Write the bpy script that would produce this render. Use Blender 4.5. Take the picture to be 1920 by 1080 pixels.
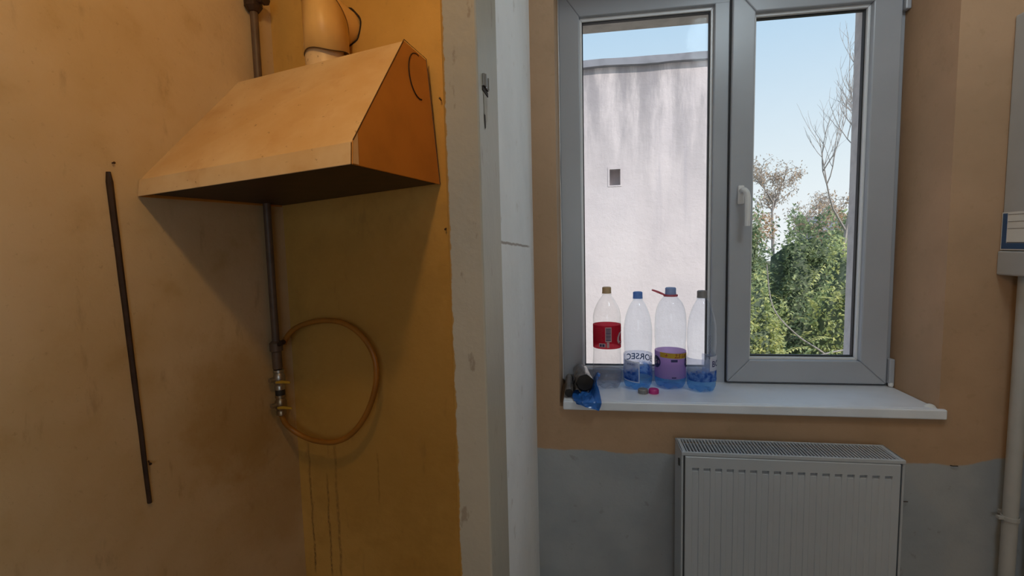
import bpy, bmesh, math, random
from mathutils import Vector, Matrix, noise

for o in list(bpy.data.objects): bpy.data.objects.remove(o, do_unlink=True)
scn = bpy.context.scene
COL = scn.collection
rnd = random.Random(7)
PI = math.pi

# ------------------------------------------------------------------ camera
cam = bpy.data.cameras.new('camera'); camo = bpy.data.objects.new('camera', cam); COL.objects.link(camo)
cam.sensor_fit = 'HORIZONTAL'; cam.sensor_width = 36.0; cam.lens = 915.0 / 1920.0 * 36.0
cam.clip_start = 0.02; cam.clip_end = 500
def cam_matrix(yaw, pitch, roll, loc):
    cy, sy = math.cos(yaw), math.sin(yaw); cp, sp = math.cos(pitch), math.sin(pitch); cr, sr = math.cos(roll), math.sin(roll)
    Rz = Matrix(((cy, sy, 0), (-sy, cy, 0), (0, 0, 1)))
    B = Matrix(((1, 0, 0), (0, 0, -1), (0, 1, 0)))
    Rx = Matrix(((1, 0, 0), (0, cp, -sp), (0, sp, cp)))
    Rr = Matrix(((cr, -sr, 0), (sr, cr, 0), (0, 0, 1)))
    M = Rr @ Rx @ B @ Rz
    r, d, f = M[0], M[1], M[2]
    return Matrix(((r[0], -d[0], -f[0], loc[0]), (r[1], -d[1], -f[1], loc[1]), (r[2], -d[2], -f[2], loc[2]), (0, 0, 0, 1)))
camo.matrix_world = cam_matrix(0.15116, 0.08822, -0.02371, (0, 0, 1.35))
scn.camera = camo

# ------------------------------------------------------------------ view
vs = scn.view_settings
vs.view_transform = 'Standard'; vs.look = 'None'; vs.gamma = 1.0; vs.use_curve_mapping = False
vs.exposure = 0.0

# ------------------------------------------------------------------ world and lights
w = bpy.data.worlds.new('world'); scn.world = w; w.use_nodes = True
wn = w.node_tree.nodes; wl = w.node_tree.links
bg = wn['Background']; bg.inputs['Strength'].default_value = 1.0
wt = wn.new('ShaderNodeTexCoord'); wx = wn.new('ShaderNodeSeparateXYZ'); wr = wn.new('ShaderNodeValToRGB')   # clear autumn sky, pale at the horizon
wl.new(wt.outputs['Generated'], wx.inputs[0]); wl.new(wx.outputs['Z'], wr.inputs[0]); wl.new(wr.outputs[0], bg.inputs[0])
cr_ = wr.color_ramp; cr_.elements[0].position = 0.0; cr_.elements[0].color = (0.94, 0.97, 0.99, 1); cr_.elements[1].position = 1.0; cr_.elements[1].color = (0.20, 0.40, 0.74, 1)
for p_, c_ in ((0.12, (0.82, 0.91, 0.965, 1)), (0.42, (0.46, 0.68, 0.90, 1))):
    e_ = cr_.elements.new(p_); e_.color = c_

def add_light(name, kind, loc, energy, color, **kw):
    l = bpy.data.lights.new(name, kind); l.energy = energy; l.color = color
    for k, v in kw.items(): setattr(l, k, v)
    o = bpy.data.objects.new(name, l); COL.objects.link(o); o.location = loc
    return o
sun = add_light('sun', 'SUN', (3, -4, 8), 3.3, (1.0, 0.92, 0.86), angle=math.radians(0.6))
sun.rotation_euler = Vector((-0.50, 0.62, -0.60)).to_track_quat('-Z', 'Y').to_euler()
bulb = add_light('kitchen_bulb', 'POINT', (-0.385, 0.512, 2.20), 9.3, (1.0, 0.57, 0.20), shadow_soft_size=0.035)
lamp = add_light('ceiling_lamp', 'POINT', (0.70, 0.65, 2.42), 10.8, (0.76, 0.91, 1.0), shadow_soft_size=0.15)

rear = add_light('rear_fill', 'AREA', (0.10, -1.42, 1.45), 6.0, (0.76, 0.90, 1.0), shape='RECTANGLE', size=0.8, size_y=0.9)  # added cool fill from behind the camera; the rear wall has no window
rear.rotation_euler = (PI / 2, 0, 0)

# ------------------------------------------------------------------ node helpers
class NT:
    def __init__(s, name):
        s.m = bpy.data.materials.new(name); s.m.use_nodes = True
        s.n = s.m.node_tree.nodes; s.l = s.m.node_tree.links
        s.bsdf = s.n['Principled BSDF']; s.out = s.n['Material Output']
        s._co = None
    def co(s):
        if not s._co: s._co = s.n.new('ShaderNodeTexCoord')
        return s._co.outputs['Object']
    def link(s, a, b): s.l.new(a, b)
    def val(s, sock, v):
        if isinstance(v, bpy.types.NodeSocket): s.l.new(v, sock)
        else: sock.default_value = v
    def noise(s, scale, detail=4, rough=0.55, stretch=None, dist=0.0):
        t = s.n.new('ShaderNodeTexNoise'); t.inputs['Scale'].default_value = scale
        t.inputs['Detail'].default_value = detail; t.inputs['Roughness'].default_value = rough
        t.inputs['Distortion'].default_value = dist
        c = s.co()
        if stretch:
            mp = s.n.new('ShaderNodeMapping'); mp.inputs['Scale'].default_value = stretch
            s.l.new(c, mp.inputs['Vector']); c = mp.outputs[0]
        s.l.new(c, t.inputs['Vector']); return t.outputs['Fac']
    def math(s, op, a, b=0.0, clamp=False):
        t = s.n.new('ShaderNodeMath'); t.operation = op; t.use_clamp = clamp
        s.val(t.inputs[0], a); s.val(t.inputs[1], b); return t.outputs[0]
    def ramp(s, fac, a, b):          # smooth 0..1 between a and b
        t = s.n.new('ShaderNodeMapRange'); t.interpolation_type = 'SMOOTHSTEP'
        s.val(t.inputs['Value'], fac); t.inputs['From Min'].default_value = a; t.inputs['From Max'].default_value = b
        return t.outputs['Result']
    def mix(s, fac, a, b):
        t = s.n.new('ShaderNodeMix'); t.data_type = 'RGBA'
        s.val(t.inputs['Factor'], fac)
        for i, v in ((6, a), (7, b)):
            s.val(t.inputs[i], (*v, 1) if isinstance(v, tuple) and len(v) == 3 else v)
        return t.outputs[2]
    def xyz(s):
        t = s.n.new('ShaderNodeSeparateXYZ'); s.l.new(s.co(), t.inputs[0]); return t.outputs
    def bump(s, h, strength=0.3, dist=0.01):
        t = s.n.new('ShaderNodeBump'); t.inputs['Strength'].default_value = strength; t.inputs['Distance'].default_value = dist
        s.l.new(h, t.inputs['Height']); s.l.new(t.outputs[0], s.bsdf.inputs['Normal'])
    def color(s, c): s.val(s.bsdf.inputs['Base Color'], (*c, 1) if isinstance(c, tuple) else c)
    def set(s, **k):
        for a, v in k.items(): s.bsdf.inputs[a.replace('_', ' ')].default_value = v
        return s

def simple(name, c, rough=0.5, var=0.12, scale=14.0, metallic=0.0, bump=0.0, c2=None):
    t = NT(name); n = t.noise(scale)
    c2 = c2 or tuple(x * (1 - var * 2) for x in c)
    t.color(t.mix(t.ramp(n, 0.35, 0.75), c, c2)); t.set(Roughness=rough, Metallic=metallic)
    if bump: t.bump(t.noise(scale * 6), bump, 0.004)
    return t.m

M = {}
# kitchen wall paint: cream gone ochre with grease, soot smears and drips
def kitchen_paint(name, ca, cb, drips, spots):
    t = NT(name); x, y, z = t.xyz()
    big = t.noise(2.2, 5, 0.6); mid = t.noise(9, 5, 0.6); fine = t.noise(60, 4, 0.7)
    c = t.mix(t.ramp(big, 0.35, 0.68), ca, cb)
    c = t.mix(t.math('MULTIPLY', t.ramp(mid, 0.52, 0.78), 0.35), c, (0.36, 0.24, 0.09))
    c = t.mix(t.math('MULTIPLY', t.ramp(fine, 0.60, 0.72), 0.25), c, (0.20, 0.13, 0.07))
    smear = t.noise(7, 5, 0.6, stretch=(2.5, 2.5, 0.8))
    c = t.mix(t.math('MULTIPLY', t.ramp(smear, 0.60, 0.72), 0.30), c, (0.18, 0.12, 0.06))
    wob = t.noise(14, 3); br = t.noise(11, 3, 0.6, stretch=(40, 40, 6))
    for (dx, z0, z1, wd, st) in drips:
        xx = t.math('ADD', x, t.math('MULTIPLY', t.math('SUBTRACT', wob, 0.5), 0.018))
        m = t.ramp(t.math('ABSOLUTE', t.math('SUBTRACT', xx, dx)), wd, wd * 0.25)
        m = t.math('MULTIPLY', m, t.ramp(z, z0, z0 - 0.04)); m = t.math('MULTIPLY', m, t.ramp(z, z1, z1 + 0.04))
        m = t.math('MULTIPLY', m, t.ramp(br, 0.36, 0.55))
        c = t.mix(t.math('MULTIPLY', m, st), c, (0.13, 0.07, 0.03))
    for (axis, a, b, ra, rb, st) in spots:
        u = t.math('DIVIDE', t.math('SUBTRACT', (x if axis == 'x' else y), a), ra)
        v = t.math('DIVIDE', t.math('SUBTRACT', z, b), rb)
        d = t.math('ADD', t.math('MULTIPLY', u, u), t.math('MULTIPLY', v, v))
        d = t.math('ADD', d, t.math('MULTIPLY', t.math('SUBTRACT', mid, 0.5), 1.6))
        c = t.mix(t.math('MULTIPLY', t.ramp(d, 1.0, 0.1), st), c, (0.34, 0.20, 0.04))
    t.color(c); t.set(Roughness=0.62)
    h = t.math('ADD', t.math('MULTIPLY', t.noise(25, 6, 0.6), 1.0), t.math('MULTIPLY', t.noise(5, 3), 1.5))
    t.bump(h, 0.28, 0.006)
    return t.m
M['wall_back'] = kitchen_paint('ochre_paint_back', (0.65, 0.415, 0.120), (0.54, 0.325, 0.075), [(0.045, -0.80, -1.30, 0.006, 0.8), (0.115, -0.90, -1.30, 0.006, 0.8), (0.155, -0.78, -1.30, 0.008, 0.6), (0.128, -0.80, -0.86, 0.006, 0.4), (0.325, -0.80, -1.00, 0.005, 0.6)],
                              [('x', 0.35, -0.60, 0.50, 0.8, 0.55)])
M['wall_left'] = kitchen_paint('ochre_paint_left', (0.60, 0.49, 0.33), (0.52, 0.40, 0.23), [], [('y', -0.22, -0.62, 0.24, 0.26, 0.55), ('y', -0.10, -0.9, 0.2, 0.3, 0.4)])

# window wall: tan distemper above, grey-white plaster below a ragged edge
t = NT('tan_over_plaster_paint'); x, y, z = t.xyz()
edge = t.math('ADD', z, t.math('MULTIPLY', t.math('SUBTRACT', t.noise(9, 4), 0.5), 0.035))
edge = t.math('SUBTRACT', edge, t.math('MULTIPLY', t.ramp(x, 1.0, 1.12), 0.022))
m = t.ramp(edge, 0.709, 0.716)
tan = t.mix(t.ramp(t.noise(4, 5), 0.3, 0.7), (0.49, 0.31, 0.185), (0.415, 0.265, 0.155))
tan = t.mix(t.math('MULTIPLY', t.ramp(t.noise(40, 4), 0.58, 0.7), 0.25), tan, (0.34, 0.22, 0.11))
gr = t.mix(t.ramp(t.noise(6, 6), 0.35, 0.7), (0.38, 0.395, 0.41), (0.32, 0.34, 0.36))
gr = t.mix(t.math('MULTIPLY', t.ramp(t.noise(30, 3), 0.66, 0.74), 0.5), gr, (0.25, 0.24, 0.22))
t.color(t.mix(m, gr, tan)); t.set(Roughness=0.75); t.bump(t.noise(22, 6, 0.65), 0.30, 0.006)
M['wall_window'] = t.m
# white lime-washed partition with a crack
t = NT('white_partition_paint'); x, y, z = t.xyz()
c = t.mix(t.ramp(t.noise(5, 5), 0.35, 0.7), (0.88, 0.89, 0.92), (0.82, 0.83, 0.86))
c = t.mix(t.math('MULTIPLY', t.ramp(t.noise(24, 5), 0.63, 0.74), 0.35), c, (0.45, 0.40, 0.36))
zz = t.math('ADD', t.math('SUBTRACT', z, 1.3775), t.math('MULTIPLY', y, 0.0247))
zz = t.math('ADD', zz, t.math('MULTIPLY', t.math('SUBTRACT', t.noise(20, 4), 0.5), 0.006))
cm = t.math('MULTIPLY', t.ramp(t.math('ABSOLUTE', zz), 0.004, 0.0012), t.ramp(y, 1.40, 1.30))
c = t.mix(t.math('MULTIPLY', cm, 0.75), c, (0.22, 0.15, 0.11))
c = t.mix(t.ramp(x, -0.2025, -0.2035), c, t.mix(t.ramp(t.noise(3, 5), 0.35, 0.7), (0.65, 0.415, 0.120), (0.54, 0.325, 0.075)))   # kitchen face
t.color(c); t.set(Roughness=0.7)
t.bump(t.math('ADD', t.noise(7, 4), t.math('MULTIPLY', t.noise(40, 5), 0.3)), 0.45, 0.012)
M['wall_white'] = t.m
# old enamel on the door post; yellow paint slopped over its kitchen edge
t = NT('chipped_enamel'); x, y, z = t.xyz()
c = t.mix(t.ramp(t.noise(4, 4), 0.35, 0.7), (0.47, 0.42, 0.34), (0.41, 0.38, 0.32))
c = t.mix(t.math('MULTIPLY', t.ramp(t.noise(45, 5, 0.6, stretch=(1, 1, 0.35)), 0.62, 0.70), 0.6), c, (0.24, 0.17, 0.12))
ed = t.math('ADD', x, t.math('MULTIPLY', t.math('SUBTRACT', t.noise(60, 4), 0.5), 0.010))
c = t.mix(t.ramp(ed, -0.1985, -0.2005), c, (0.40, 0.22, 0.05))
t.color(c); t.set(Roughness=0.45); t.bump(t.noise(30, 5), 0.3, 0.004)
M['post'] = t.m
M['ceiling'] = simple('ceiling_white', (0.72, 0.68, 0.58), 0.8)
M['floor'] = simple('floor_lino', (0.34, 0.27, 0.20), 0.5)
M['plain_wall'] = simple('plain_cream_wall', (0.66, 0.58, 0.44), 0.7)
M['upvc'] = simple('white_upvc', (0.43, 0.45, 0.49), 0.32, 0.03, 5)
M['bead'] = simple('white_bead', (0.82, 0.82, 0.83), 0.28, 0.02, 5)
M['gasket'] = simple('black_gasket', (0.02, 0.02, 0.022), 0.6)
M['sill'] = simple('white_sill_board', (0.80, 0.84, 0.91), 0.30, 0.05, 8)
M['handle'] = simple('white_handle', (0.80, 0.80, 0.80), 0.25, 0.02)
M['ext'] = simple('pink_grey_render', (0.86, 0.78, 0.75), 0.85, 0.10, 20, bump=0.5)
M['zinc'] = simple('zinc_flashing', (0.46, 0.47, 0.50), 0.5, 0.1)
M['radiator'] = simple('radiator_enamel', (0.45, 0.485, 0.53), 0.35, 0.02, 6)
M['radiator_dark'] = simple('radiator_inside', (0.06, 0.06, 0.06), 0.7)
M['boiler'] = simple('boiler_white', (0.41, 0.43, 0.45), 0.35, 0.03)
M['blue_print'] = simple('blue_print', (0.03, 0.09, 0.22), 0.5, 0.1)
M['paper'] = simple('paper_white', (0.70, 0.72, 0.72), 0.6, 0.03)
M['ink'] = simple('ink_dark', (0.05, 0.05, 0.06), 0.6)
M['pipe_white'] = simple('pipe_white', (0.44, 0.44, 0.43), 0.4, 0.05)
M['iron'] = simple('old_iron', (0.05, 0.028, 0.02), 0.55, 0.2, 30, 0.3)
M['gas_pipe'] = simple('painted_gas_pipe', (0.12, 0.085, 0.065), 0.5, 0.15, 30)
M['brass'] = simple('dull_brass', (0.34, 0.28, 0.20), 0.35, 0.1, 30, 0.9)
M['steel'] = simple('dull_steel', (0.42, 0.41, 0.39), 0.35, 0.1, 30, 0.9)
M['lever'] = simple('yellow_lever', (0.52, 0.34, 0.04), 0.4, 0.1)
M['hose'] = simple('ochre_rubber_hose', (0.34, 0.15, 0.022), 0.42, 0.12, 12)
# yellowed enamel of the hood
t = NT('yellowed_enamel'); x, y, z = t.xyz()
c = t.mix(t.ramp(t.noise(3.5, 5, 0.6), 0.36, 0.66), (0.75, 0.59, 0.37), (0.64, 0.44, 0.22))
c = t.mix(t.math('MULTIPLY', t.ramp(t.noise(12, 5), 0.55, 0.75), 0.5), c, (0.55, 0.32, 0.14))
c = t.mix(t.math('MULTIPLY', t.ramp(t.noise(55, 5), 0.66, 0.72), 0.6), c, (0.20, 0.10, 0.04))
t.color(c); t.set(Roughness=0.42); t.bump(t.noise(30, 4), 0.08, 0.003)
M['hood'] = t.m
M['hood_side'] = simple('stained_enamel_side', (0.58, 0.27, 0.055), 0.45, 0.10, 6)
M['flue'] = simple('cream_flue', (0.78, 0.53, 0.21), 0.4, 0.08, 8)
M['grease'] = simple('brown_grease', (0.055, 0.030, 0.016), 0.5, 0.2, 18)
M['dark_gap'] = simple('dark_gap', (0.02, 0.010, 0.006), 0.8)
M['plaster'] = simple('bare_plaster', (0.45, 0.41, 0.36), 0.9, 0.1, 40)

def thin_clear(name, tint, gloss=0.10, edge=0.35, body=None, bodyfac=0.0):
    t = NT(name); t.n.remove(t.bsdf)
    tr = t.n.new('ShaderNodeBsdfTransparent'); gl = t.n.new('ShaderNodeBsdfGlossy'); gl.inputs['Roughness'].default_value = 0.06
    lw = t.n.new('ShaderNodeLayerWeight'); lw.inputs['Blend'].default_value = 0.45
    n = t.noise(18, 2)
    fac = t.math('ADD', t.math('MULTIPLY', t.math('POWER', lw.outputs['Facing'], 2.5), edge), t.math('MULTIPLY', n, gloss), True)
    tr.inputs['Color'].default_value = (*tint, 1)
    mx = t.n.new('ShaderNodeMixShader'); t.l.new(fac, mx.inputs[0]); t.l.new(tr.outputs[0], mx.inputs[1]); t.l.new(gl.outputs[0], mx.inputs[2])
    res = mx.outputs[0]
    if body:
        df = t.n.new('ShaderNodeBsdfTranslucent'); df.inputs['Color'].default_value = (*body, 1)
        d2 = t.n.new('ShaderNodeBsdfDiffuse'); d2.inputs['Color'].default_value = (*body, 1)
        ad = t.n.new('ShaderNodeMixShader'); ad.inputs[0].default_value = 0.5
        t.l.new(df.outputs[0], ad.inputs[1]); t.l.new(d2.outputs[0], ad.inputs[2])
        m2 = t.n.new('ShaderNodeMixShader'); m2.inputs[0].default_value = bodyfac
        t.l.new(res, m2.inputs[1]); t.l.new(ad.outputs[0], m2.inputs[2]); res = m2.outputs[0]
    t.l.new(res, t.out.inputs['Surface'])
    return t.m
M['glass'] = thin_clear('window_glass', (0.97, 0.98, 0.98), 0.012, 0.12)
M['pet'] = thin_clear('clear_pet', (0.96, 0.96, 0.96), 0.05, 0.40)
M['pet_blue'] = thin_clear('pale_blue_pet', (0.93, 0.96, 0.99), 0.05, 0.40)
M['pet_base'] = thin_clear('clear_pet_base', (0.80, 0.80, 0.83), 0.12, 0.5, (0.55, 0.55, 0.6), 0.18)
M['pet_base_blue'] = thin_clear('blue_pet_base', (0.58, 0.80, 0.98), 0.12, 0.5, (0.16, 0.52, 0.95), 0.25)
def film(name, tint, body, fac):
    return thin_clear(name, tint, 0.04, 0.15, body, fac)
M['label_red'] = film('red_label', (0.80, 0.10, 0.14), (0.62, 0.03, 0.06), 0.80)
M['label_lilac'] = film('lilac_label', (0.70, 0.48, 0.80), (0.55, 0.36, 0.64), 0.75)
M['label_yellow'] = film('yellow_label_band', (0.9, 0.7, 0.2), (0.80, 0.58, 0.06), 0.9)
M['label_white'] = film('white_print', (0.9, 0.9, 0.9), (0.80, 0.78, 0.80), 0.9)
M['label_pink'] = film('pink_print', (0.9, 0.4, 0.4), (0.75, 0.16, 0.18), 0.55)
M['label_navy'] = simple('navy_print', (0.03, 0.03, 0.12), 0.5)
M['label_red_text'] = simple('red_brown_print', (0.30, 0.04, 0.02), 0.5)
# mountain label: pale top, deep blue peaks at the bottom
def mountain(name, pale, zmid):
    t = NT(name); x, y, z = t.xyz(); t.n.remove(t.bsdf)
    h = t.math('ADD', z, t.math('MULTIPLY', t.math('SUBTRACT', t.noise(38, 4, 0.6), 0.5), 0.085))
    f = t.ramp(h, zmid + 0.012, zmid - 0.012)
    c = t.mix(t.ramp(t.noise(70, 4), 0.35, 0.65), (0.05, 0.15, 0.48), (0.28, 0.46, 0.78))
    c = t.mix(f, pale, c)
    df = t.n.new('ShaderNodeBsdfTranslucent'); d2 = t.n.new('ShaderNodeBsdfDiffuse'); tr = t.n.new('ShaderNodeBsdfTransparent')
    for s in (df, d2, tr): t.l.new(c, s.inputs['Color'])
    a = t.n.new('ShaderNodeMixShader'); a.inputs[0].default_value = 0.25; t.l.new(df.outputs[0], a.inputs[1]); t.l.new(d2.outputs[0], a.inputs[2])
    b = t.n.new('ShaderNodeMixShader'); t.l.new(t.math('ADD', t.math('MULTIPLY', f, 0.45), 0.35), b.inputs[0])
    t.l.new(tr.outputs[0], b.inputs[1]); t.l.new(a.outputs[0], b.inputs[2]); t.l.new(b.outputs[0], t.out.inputs['Surface'])
    return t.m
M['mountain'] = mountain('blue_mountain_label', (0.82, 0.84, 0.93), 0.066)
def plastic(name, c, trans=0.55):
    t = NT(name); t.n.remove(t.bsdf)
    cc = t.mix(t.ramp(t.noise(40, 3), 0.3, 0.7), c, tuple(x * 0.85 for x in c))
    d = t.n.new('ShaderNodeBsdfDiffuse'); tl = t.n.new('ShaderNodeBsdfTranslucent'); mx = t.n.new('ShaderNodeMixShader'); g = t.n.new('ShaderNodeBsdfGlossy'); m2 = t.n.new('ShaderNodeMixShader')
    g.inputs['Roughness'].default_value = 0.3; m2.inputs[0].default_value = 0.05
    t.l.new(cc, d.inputs['Color']); t.l.new(cc, tl.inputs['Color']); mx.inputs[0].default_value = trans
    t.l.new(d.outputs[0], mx.inputs[1]); t.l.new(tl.outputs[0], mx.inputs[2]); t.l.new(mx.outputs[0], m2.inputs[1]); t.l.new(g.outputs[0], m2.inputs[2]); t.l.new(m2.outputs[0], t.out.inputs['Surface'])
    return t.m
M['cap_beige'] = plastic('beige_cap', (0.80, 0.60, 0.36))
M['cap_blue'] = plastic('blue_cap', (0.25, 0.48, 0.95))
M['cap_pale'] = plastic('pale_blue_cap', (0.50, 0.64, 0.92))
M['cap_grey'] = plastic('grey_cap', (0.45, 0.43, 0.42))
M['cap_pink'] = plastic('pink_cap', (0.90, 0.08, 0.45))
M['loop'] = plastic('coral_handle', (0.85, 0.22, 0.27))
M['black_film'] = simple('black_bag_film', (0.012, 0.010, 0.010), 0.30, 0.2, 30)
M['grey_film'] = simple('grey_bag_film', (0.15, 0.14, 0.14), 0.22, 0.15, 25)
M['blue_film'] = simple('blue_bag_film', (0.03, 0.16, 0.55), 0.20, 0.2, 20)
# outdoors
t = NT('stained_render'); x, y, z = t.xyz()
c = t.mix(t.ramp(t.noise(1.6, 5), 0.35, 0.7), (0.72, 0.64, 0.63), (0.64, 0.57, 0.57))
st = t.math('MULTIPLY', t.ramp(t.noise(1.8, 6, 0.65, stretch=(2.6, 1, 0.45)), 0.36, 0.62), t.ramp(t.math('ADD', z, t.math('MULTIPLY', t.noise(3, 3), 0.6)), 1.7, 3.5))
c = t.mix(t.math('MULTIPLY', st, 1.0), c, (0.34, 0.31, 0.32))
st2 = t.math('MULTIPLY', t.ramp(t.noise(3.2, 6, 0.65, stretch=(2.2, 1, 0.10)), 0.52, 0.70), t.ramp(z, 0.6, 2.6))
c = t.mix(t.math('MULTIPLY', st2, 0.55), c, (0.46, 0.42, 0.45))
t.color(c); t.set(Roughness=0.9); t.bump(t.noise(14, 7, 0.7), 0.3, 0.03)
M['neighbour'] = t.m
M['coping'] = simple('grey_coping', (0.28, 0.28, 0.31), 0.8, 0.2, 5)
M['ground'] = simple('rough_ground', (0.20, 0.19, 0.10), 0.95, 0.2, 1.2)
def leafmat(name, a, b, trans=0.4):
    t = NT(name); t.n.remove(t.bsdf)
    c = t.mix(t.ramp(t.noise(5, 4), 0.3, 0.7), a, b)
    d = t.n.new('ShaderNodeBsdfDiffuse'); tl = t.n.new('ShaderNodeBsdfTranslucent'); mx = t.n.new('ShaderNodeMixShader')
    t.l.new(c, d.inputs['Color']); t.l.new(c, tl.inputs['Color']); mx.inputs[0].default_value = trans
    t.l.new(d.outputs[0], mx.inputs[1]); t.l.new(tl.outputs[0], mx.inputs[2]); t.l.new(mx.outputs[0], t.out.inputs['Surface'])
    return t.m
M['leaf_dark'] = leafmat('dark_green_leaf', (0.27, 0.33, 0.20), (0.35, 0.41, 0.25))
M['leaf_mid'] = leafmat('mid_green_leaf', (0.48, 0.56, 0.29), (0.60, 0.64, 0.34))
M['leaf_yellow'] = leafmat('yellow_green_leaf', (0.85, 0.82, 0.36), (0.70, 0.70, 0.30))
M['leaf_brown'] = leafmat('brown_autumn_leaf', (0.66, 0.55, 0.46), (0.58, 0.50, 0.43))
M['leaf_orange'] = leafmat('orange_autumn_leaf', (0.76, 0.55, 0.34), (0.66, 0.48, 0.34))
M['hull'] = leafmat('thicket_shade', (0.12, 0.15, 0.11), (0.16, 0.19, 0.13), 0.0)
M['bark'] = simple('pale_bark', (0.42, 0.37, 0.34), 0.9, 0.15, 20)
M['house'] = simple('far_house_wall', (0.52, 0.54, 0.62), 0.9)

# ------------------------------------------------------------------ mesh helpers
class MB:
    def __init__(s): s.v = []; s.f = []; s.mi = []
    def add(s, vs, fs, mi=0):
        b = len(s.v); s.v += [tuple(v) for v in vs]
        for f in fs: s.f.append([b + i for i in f]); s.mi.append(mi)
        return s
    def box(s, x0, x1, y0, y1, z0, z1, mi=0):
        v = [(x, y, z) for z in (z0, z1) for y in (y0, y1) for x in (x0, x1)]
        return s.add(v, [(0, 2, 3, 1), (4, 5, 7, 6), (0, 1, 5, 4), (2, 6, 7, 3), (0, 4, 6, 2), (1, 3, 7, 5)], mi)
    def ring(s, x0, x1, z0, z1, wl, wr, wb, wt, y0, y1, mi=0):   # mitred rectangular ring in the xz plane
        o = [(x0, z0), (x1, z0), (x1, z1), (x0, z1)]; i = [(x0 + wl, z0 + wb), (x1 - wr, z0 + wb), (x1 - wr, z1 - wt), (x0 + wl, z1 - wt)]
        for k in range(4):
            n = (k + 1) % 4
            p = [o[k], o[n], i[n], i[k]]
            v = [(a, y0, b) for a, b in p] + [(a, y1, b) for a, b in p]
            s.add(v, [(0, 1, 2, 3), (7, 6, 5, 4), (0, 4, 5, 1), (1, 5, 6, 2), (2, 6, 7, 3), (3, 7, 4, 0)], mi)
        return s
    def lathe(s, prof, seg=40, c=(0, 0, 0), cap=True, mi=0):
        vs = []; n = len(prof)
        for r, z in prof:
            for k in range(seg):
                a = 2 * PI * k / seg; vs.append((c[0] + r * math.cos(a), c[1] + r * math.sin(a), c[2] + z))
        fs = [(i * seg + k, i * seg + (k + 1) % seg, (i + 1) * seg + (k + 1) % seg, (i + 1) * seg + k) for i in range(n - 1) for k in range(seg)]
        if cap:
            fs.append(tuple(range(seg))[::-1]); fs.append(tuple((n - 1) * seg + k for k in range(seg)))
        return s.add(vs, fs, mi)
    def tube(s, pts, r, seg=10, mi=0, closed=False):
        pts = [Vector(p) for p in pts]; n = len(pts); vs = []
        rr = r if isinstance(r, (list, tuple)) else [r] * n
        up = None
        for i, p in enumerate(pts):
            d = (pts[min(i + 1, n - 1)] - pts[max(i - 1, 0)]).normalized()
            if up is None:
                up = d.orthogonal().normalized()
            up = (up - d * up.dot(d)).normalized(); q = d.cross(up)
            for k in range(seg):
                a = 2 * PI * k / seg; vs.append(p + (up * math.cos(a) + q * math.sin(a)) * rr[i])
        fs = [(i * seg + k, i * seg + (k + 1) % seg, (i + 1) * seg + (k + 1) % seg, (i + 1) * seg + k) for i in range(n - 1) for k in range(seg)]
        fs.append(tuple(range(seg))[::-1]); fs.append(tuple((n - 1) * seg + k for k in range(seg)))
        return s.add(vs, fs, mi)
    def build(s, name, mats, parent=None, smooth=None, bevel=0.0, bseg=2):
        me = bpy.data.meshes.new(name); me.from_pydata(s.v, [], s.f)
        for m in (mats if isinstance(mats, (list, tuple)) else [mats]): me.materials.append(M[m])
        for p, i in zip(me.polygons, s.mi): p.material_index = i
        bm = bmesh.new(); bm.from_mesh(me); bmesh.ops.recalc_face_normals(bm, faces=bm.faces[:]); bm.to_mesh(me); bm.free()
        me.update()
        o = bpy.data.objects.new(name, me); COL.objects.link(o)
        if parent: o.parent = parent
        if bevel:
            b = o.modifiers.new('bevel', 'BEVEL'); b.width = bevel; b.segments = bseg; b.limit_method = 'ANGLE'; b.angle_limit = math.radians(35)
            b.harden_normals = False
        if smooth is not None:
            me.polygons.foreach_set('use_smooth', [True] * len(me.polygons))
            me.set_sharp_from_angle(angle=math.radians(smooth))
        return o

def tag(o, label=None, cat=None, group=None, kind=None):
    if label: o['label'] = label
    if cat: o['category'] = cat
    if group: o['group'] = group
    if kind: o['kind'] = kind
    return o
def empty(name, loc=(0, 0, 0), rot=(0, 0, 0)):
    o = bpy.data.objects.new(name, None); COL.objects.link(o); o.location = loc; o.rotation_euler = rot; o.empty_display_size = 0.05
    return o
def place(o, loc, rot=(0, 0, 0)): o.location = loc; o.rotation_euler = rot; return o
def spline(pts, n=8):
    pts = [Vector(p) for p in pts]; out = []
    for i in range(len(pts) - 1):
        p0 = pts[max(i - 1, 0)]; p1 = pts[i]; p2 = pts[i + 1]; p3 = pts[min(i + 2, len(pts) - 1)]
        for k in range(n):
            t = k / n
            out.append(0.5 * ((2 * p1) + (p2 - p0) * t + (2 * p0 - 5 * p1 + 4 * p2 - p3) * t * t + (3 * p1 - p0 - 3 * p2 + p3) * t ** 3))
    out.append(pts[-1]); return out
def text_mesh(body, size, shear=0.0):
    cu = bpy.data.curves.new('lettering', 'FONT'); cu.body = body; cu.size = size; cu.shear = shear; cu.resolution_u = 3; cu.offset = size * 0.012
    o = bpy.data.objects.new('lettering', cu); COL.objects.link(o)
    dg = bpy.context.evaluated_depsgraph_get(); dg.update()
    me = bpy.data.meshes.new_from_object(o.evaluated_get(dg))
    vs = [tuple(v.co) for v in me.vertices]; fs = [tuple(p.vertices) for p in me.polygons]
    bpy.data.objects.remove(o, do_unlink=True); bpy.data.curves.remove(cu); bpy.data.meshes.remove(me)
    return vs, fs

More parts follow.
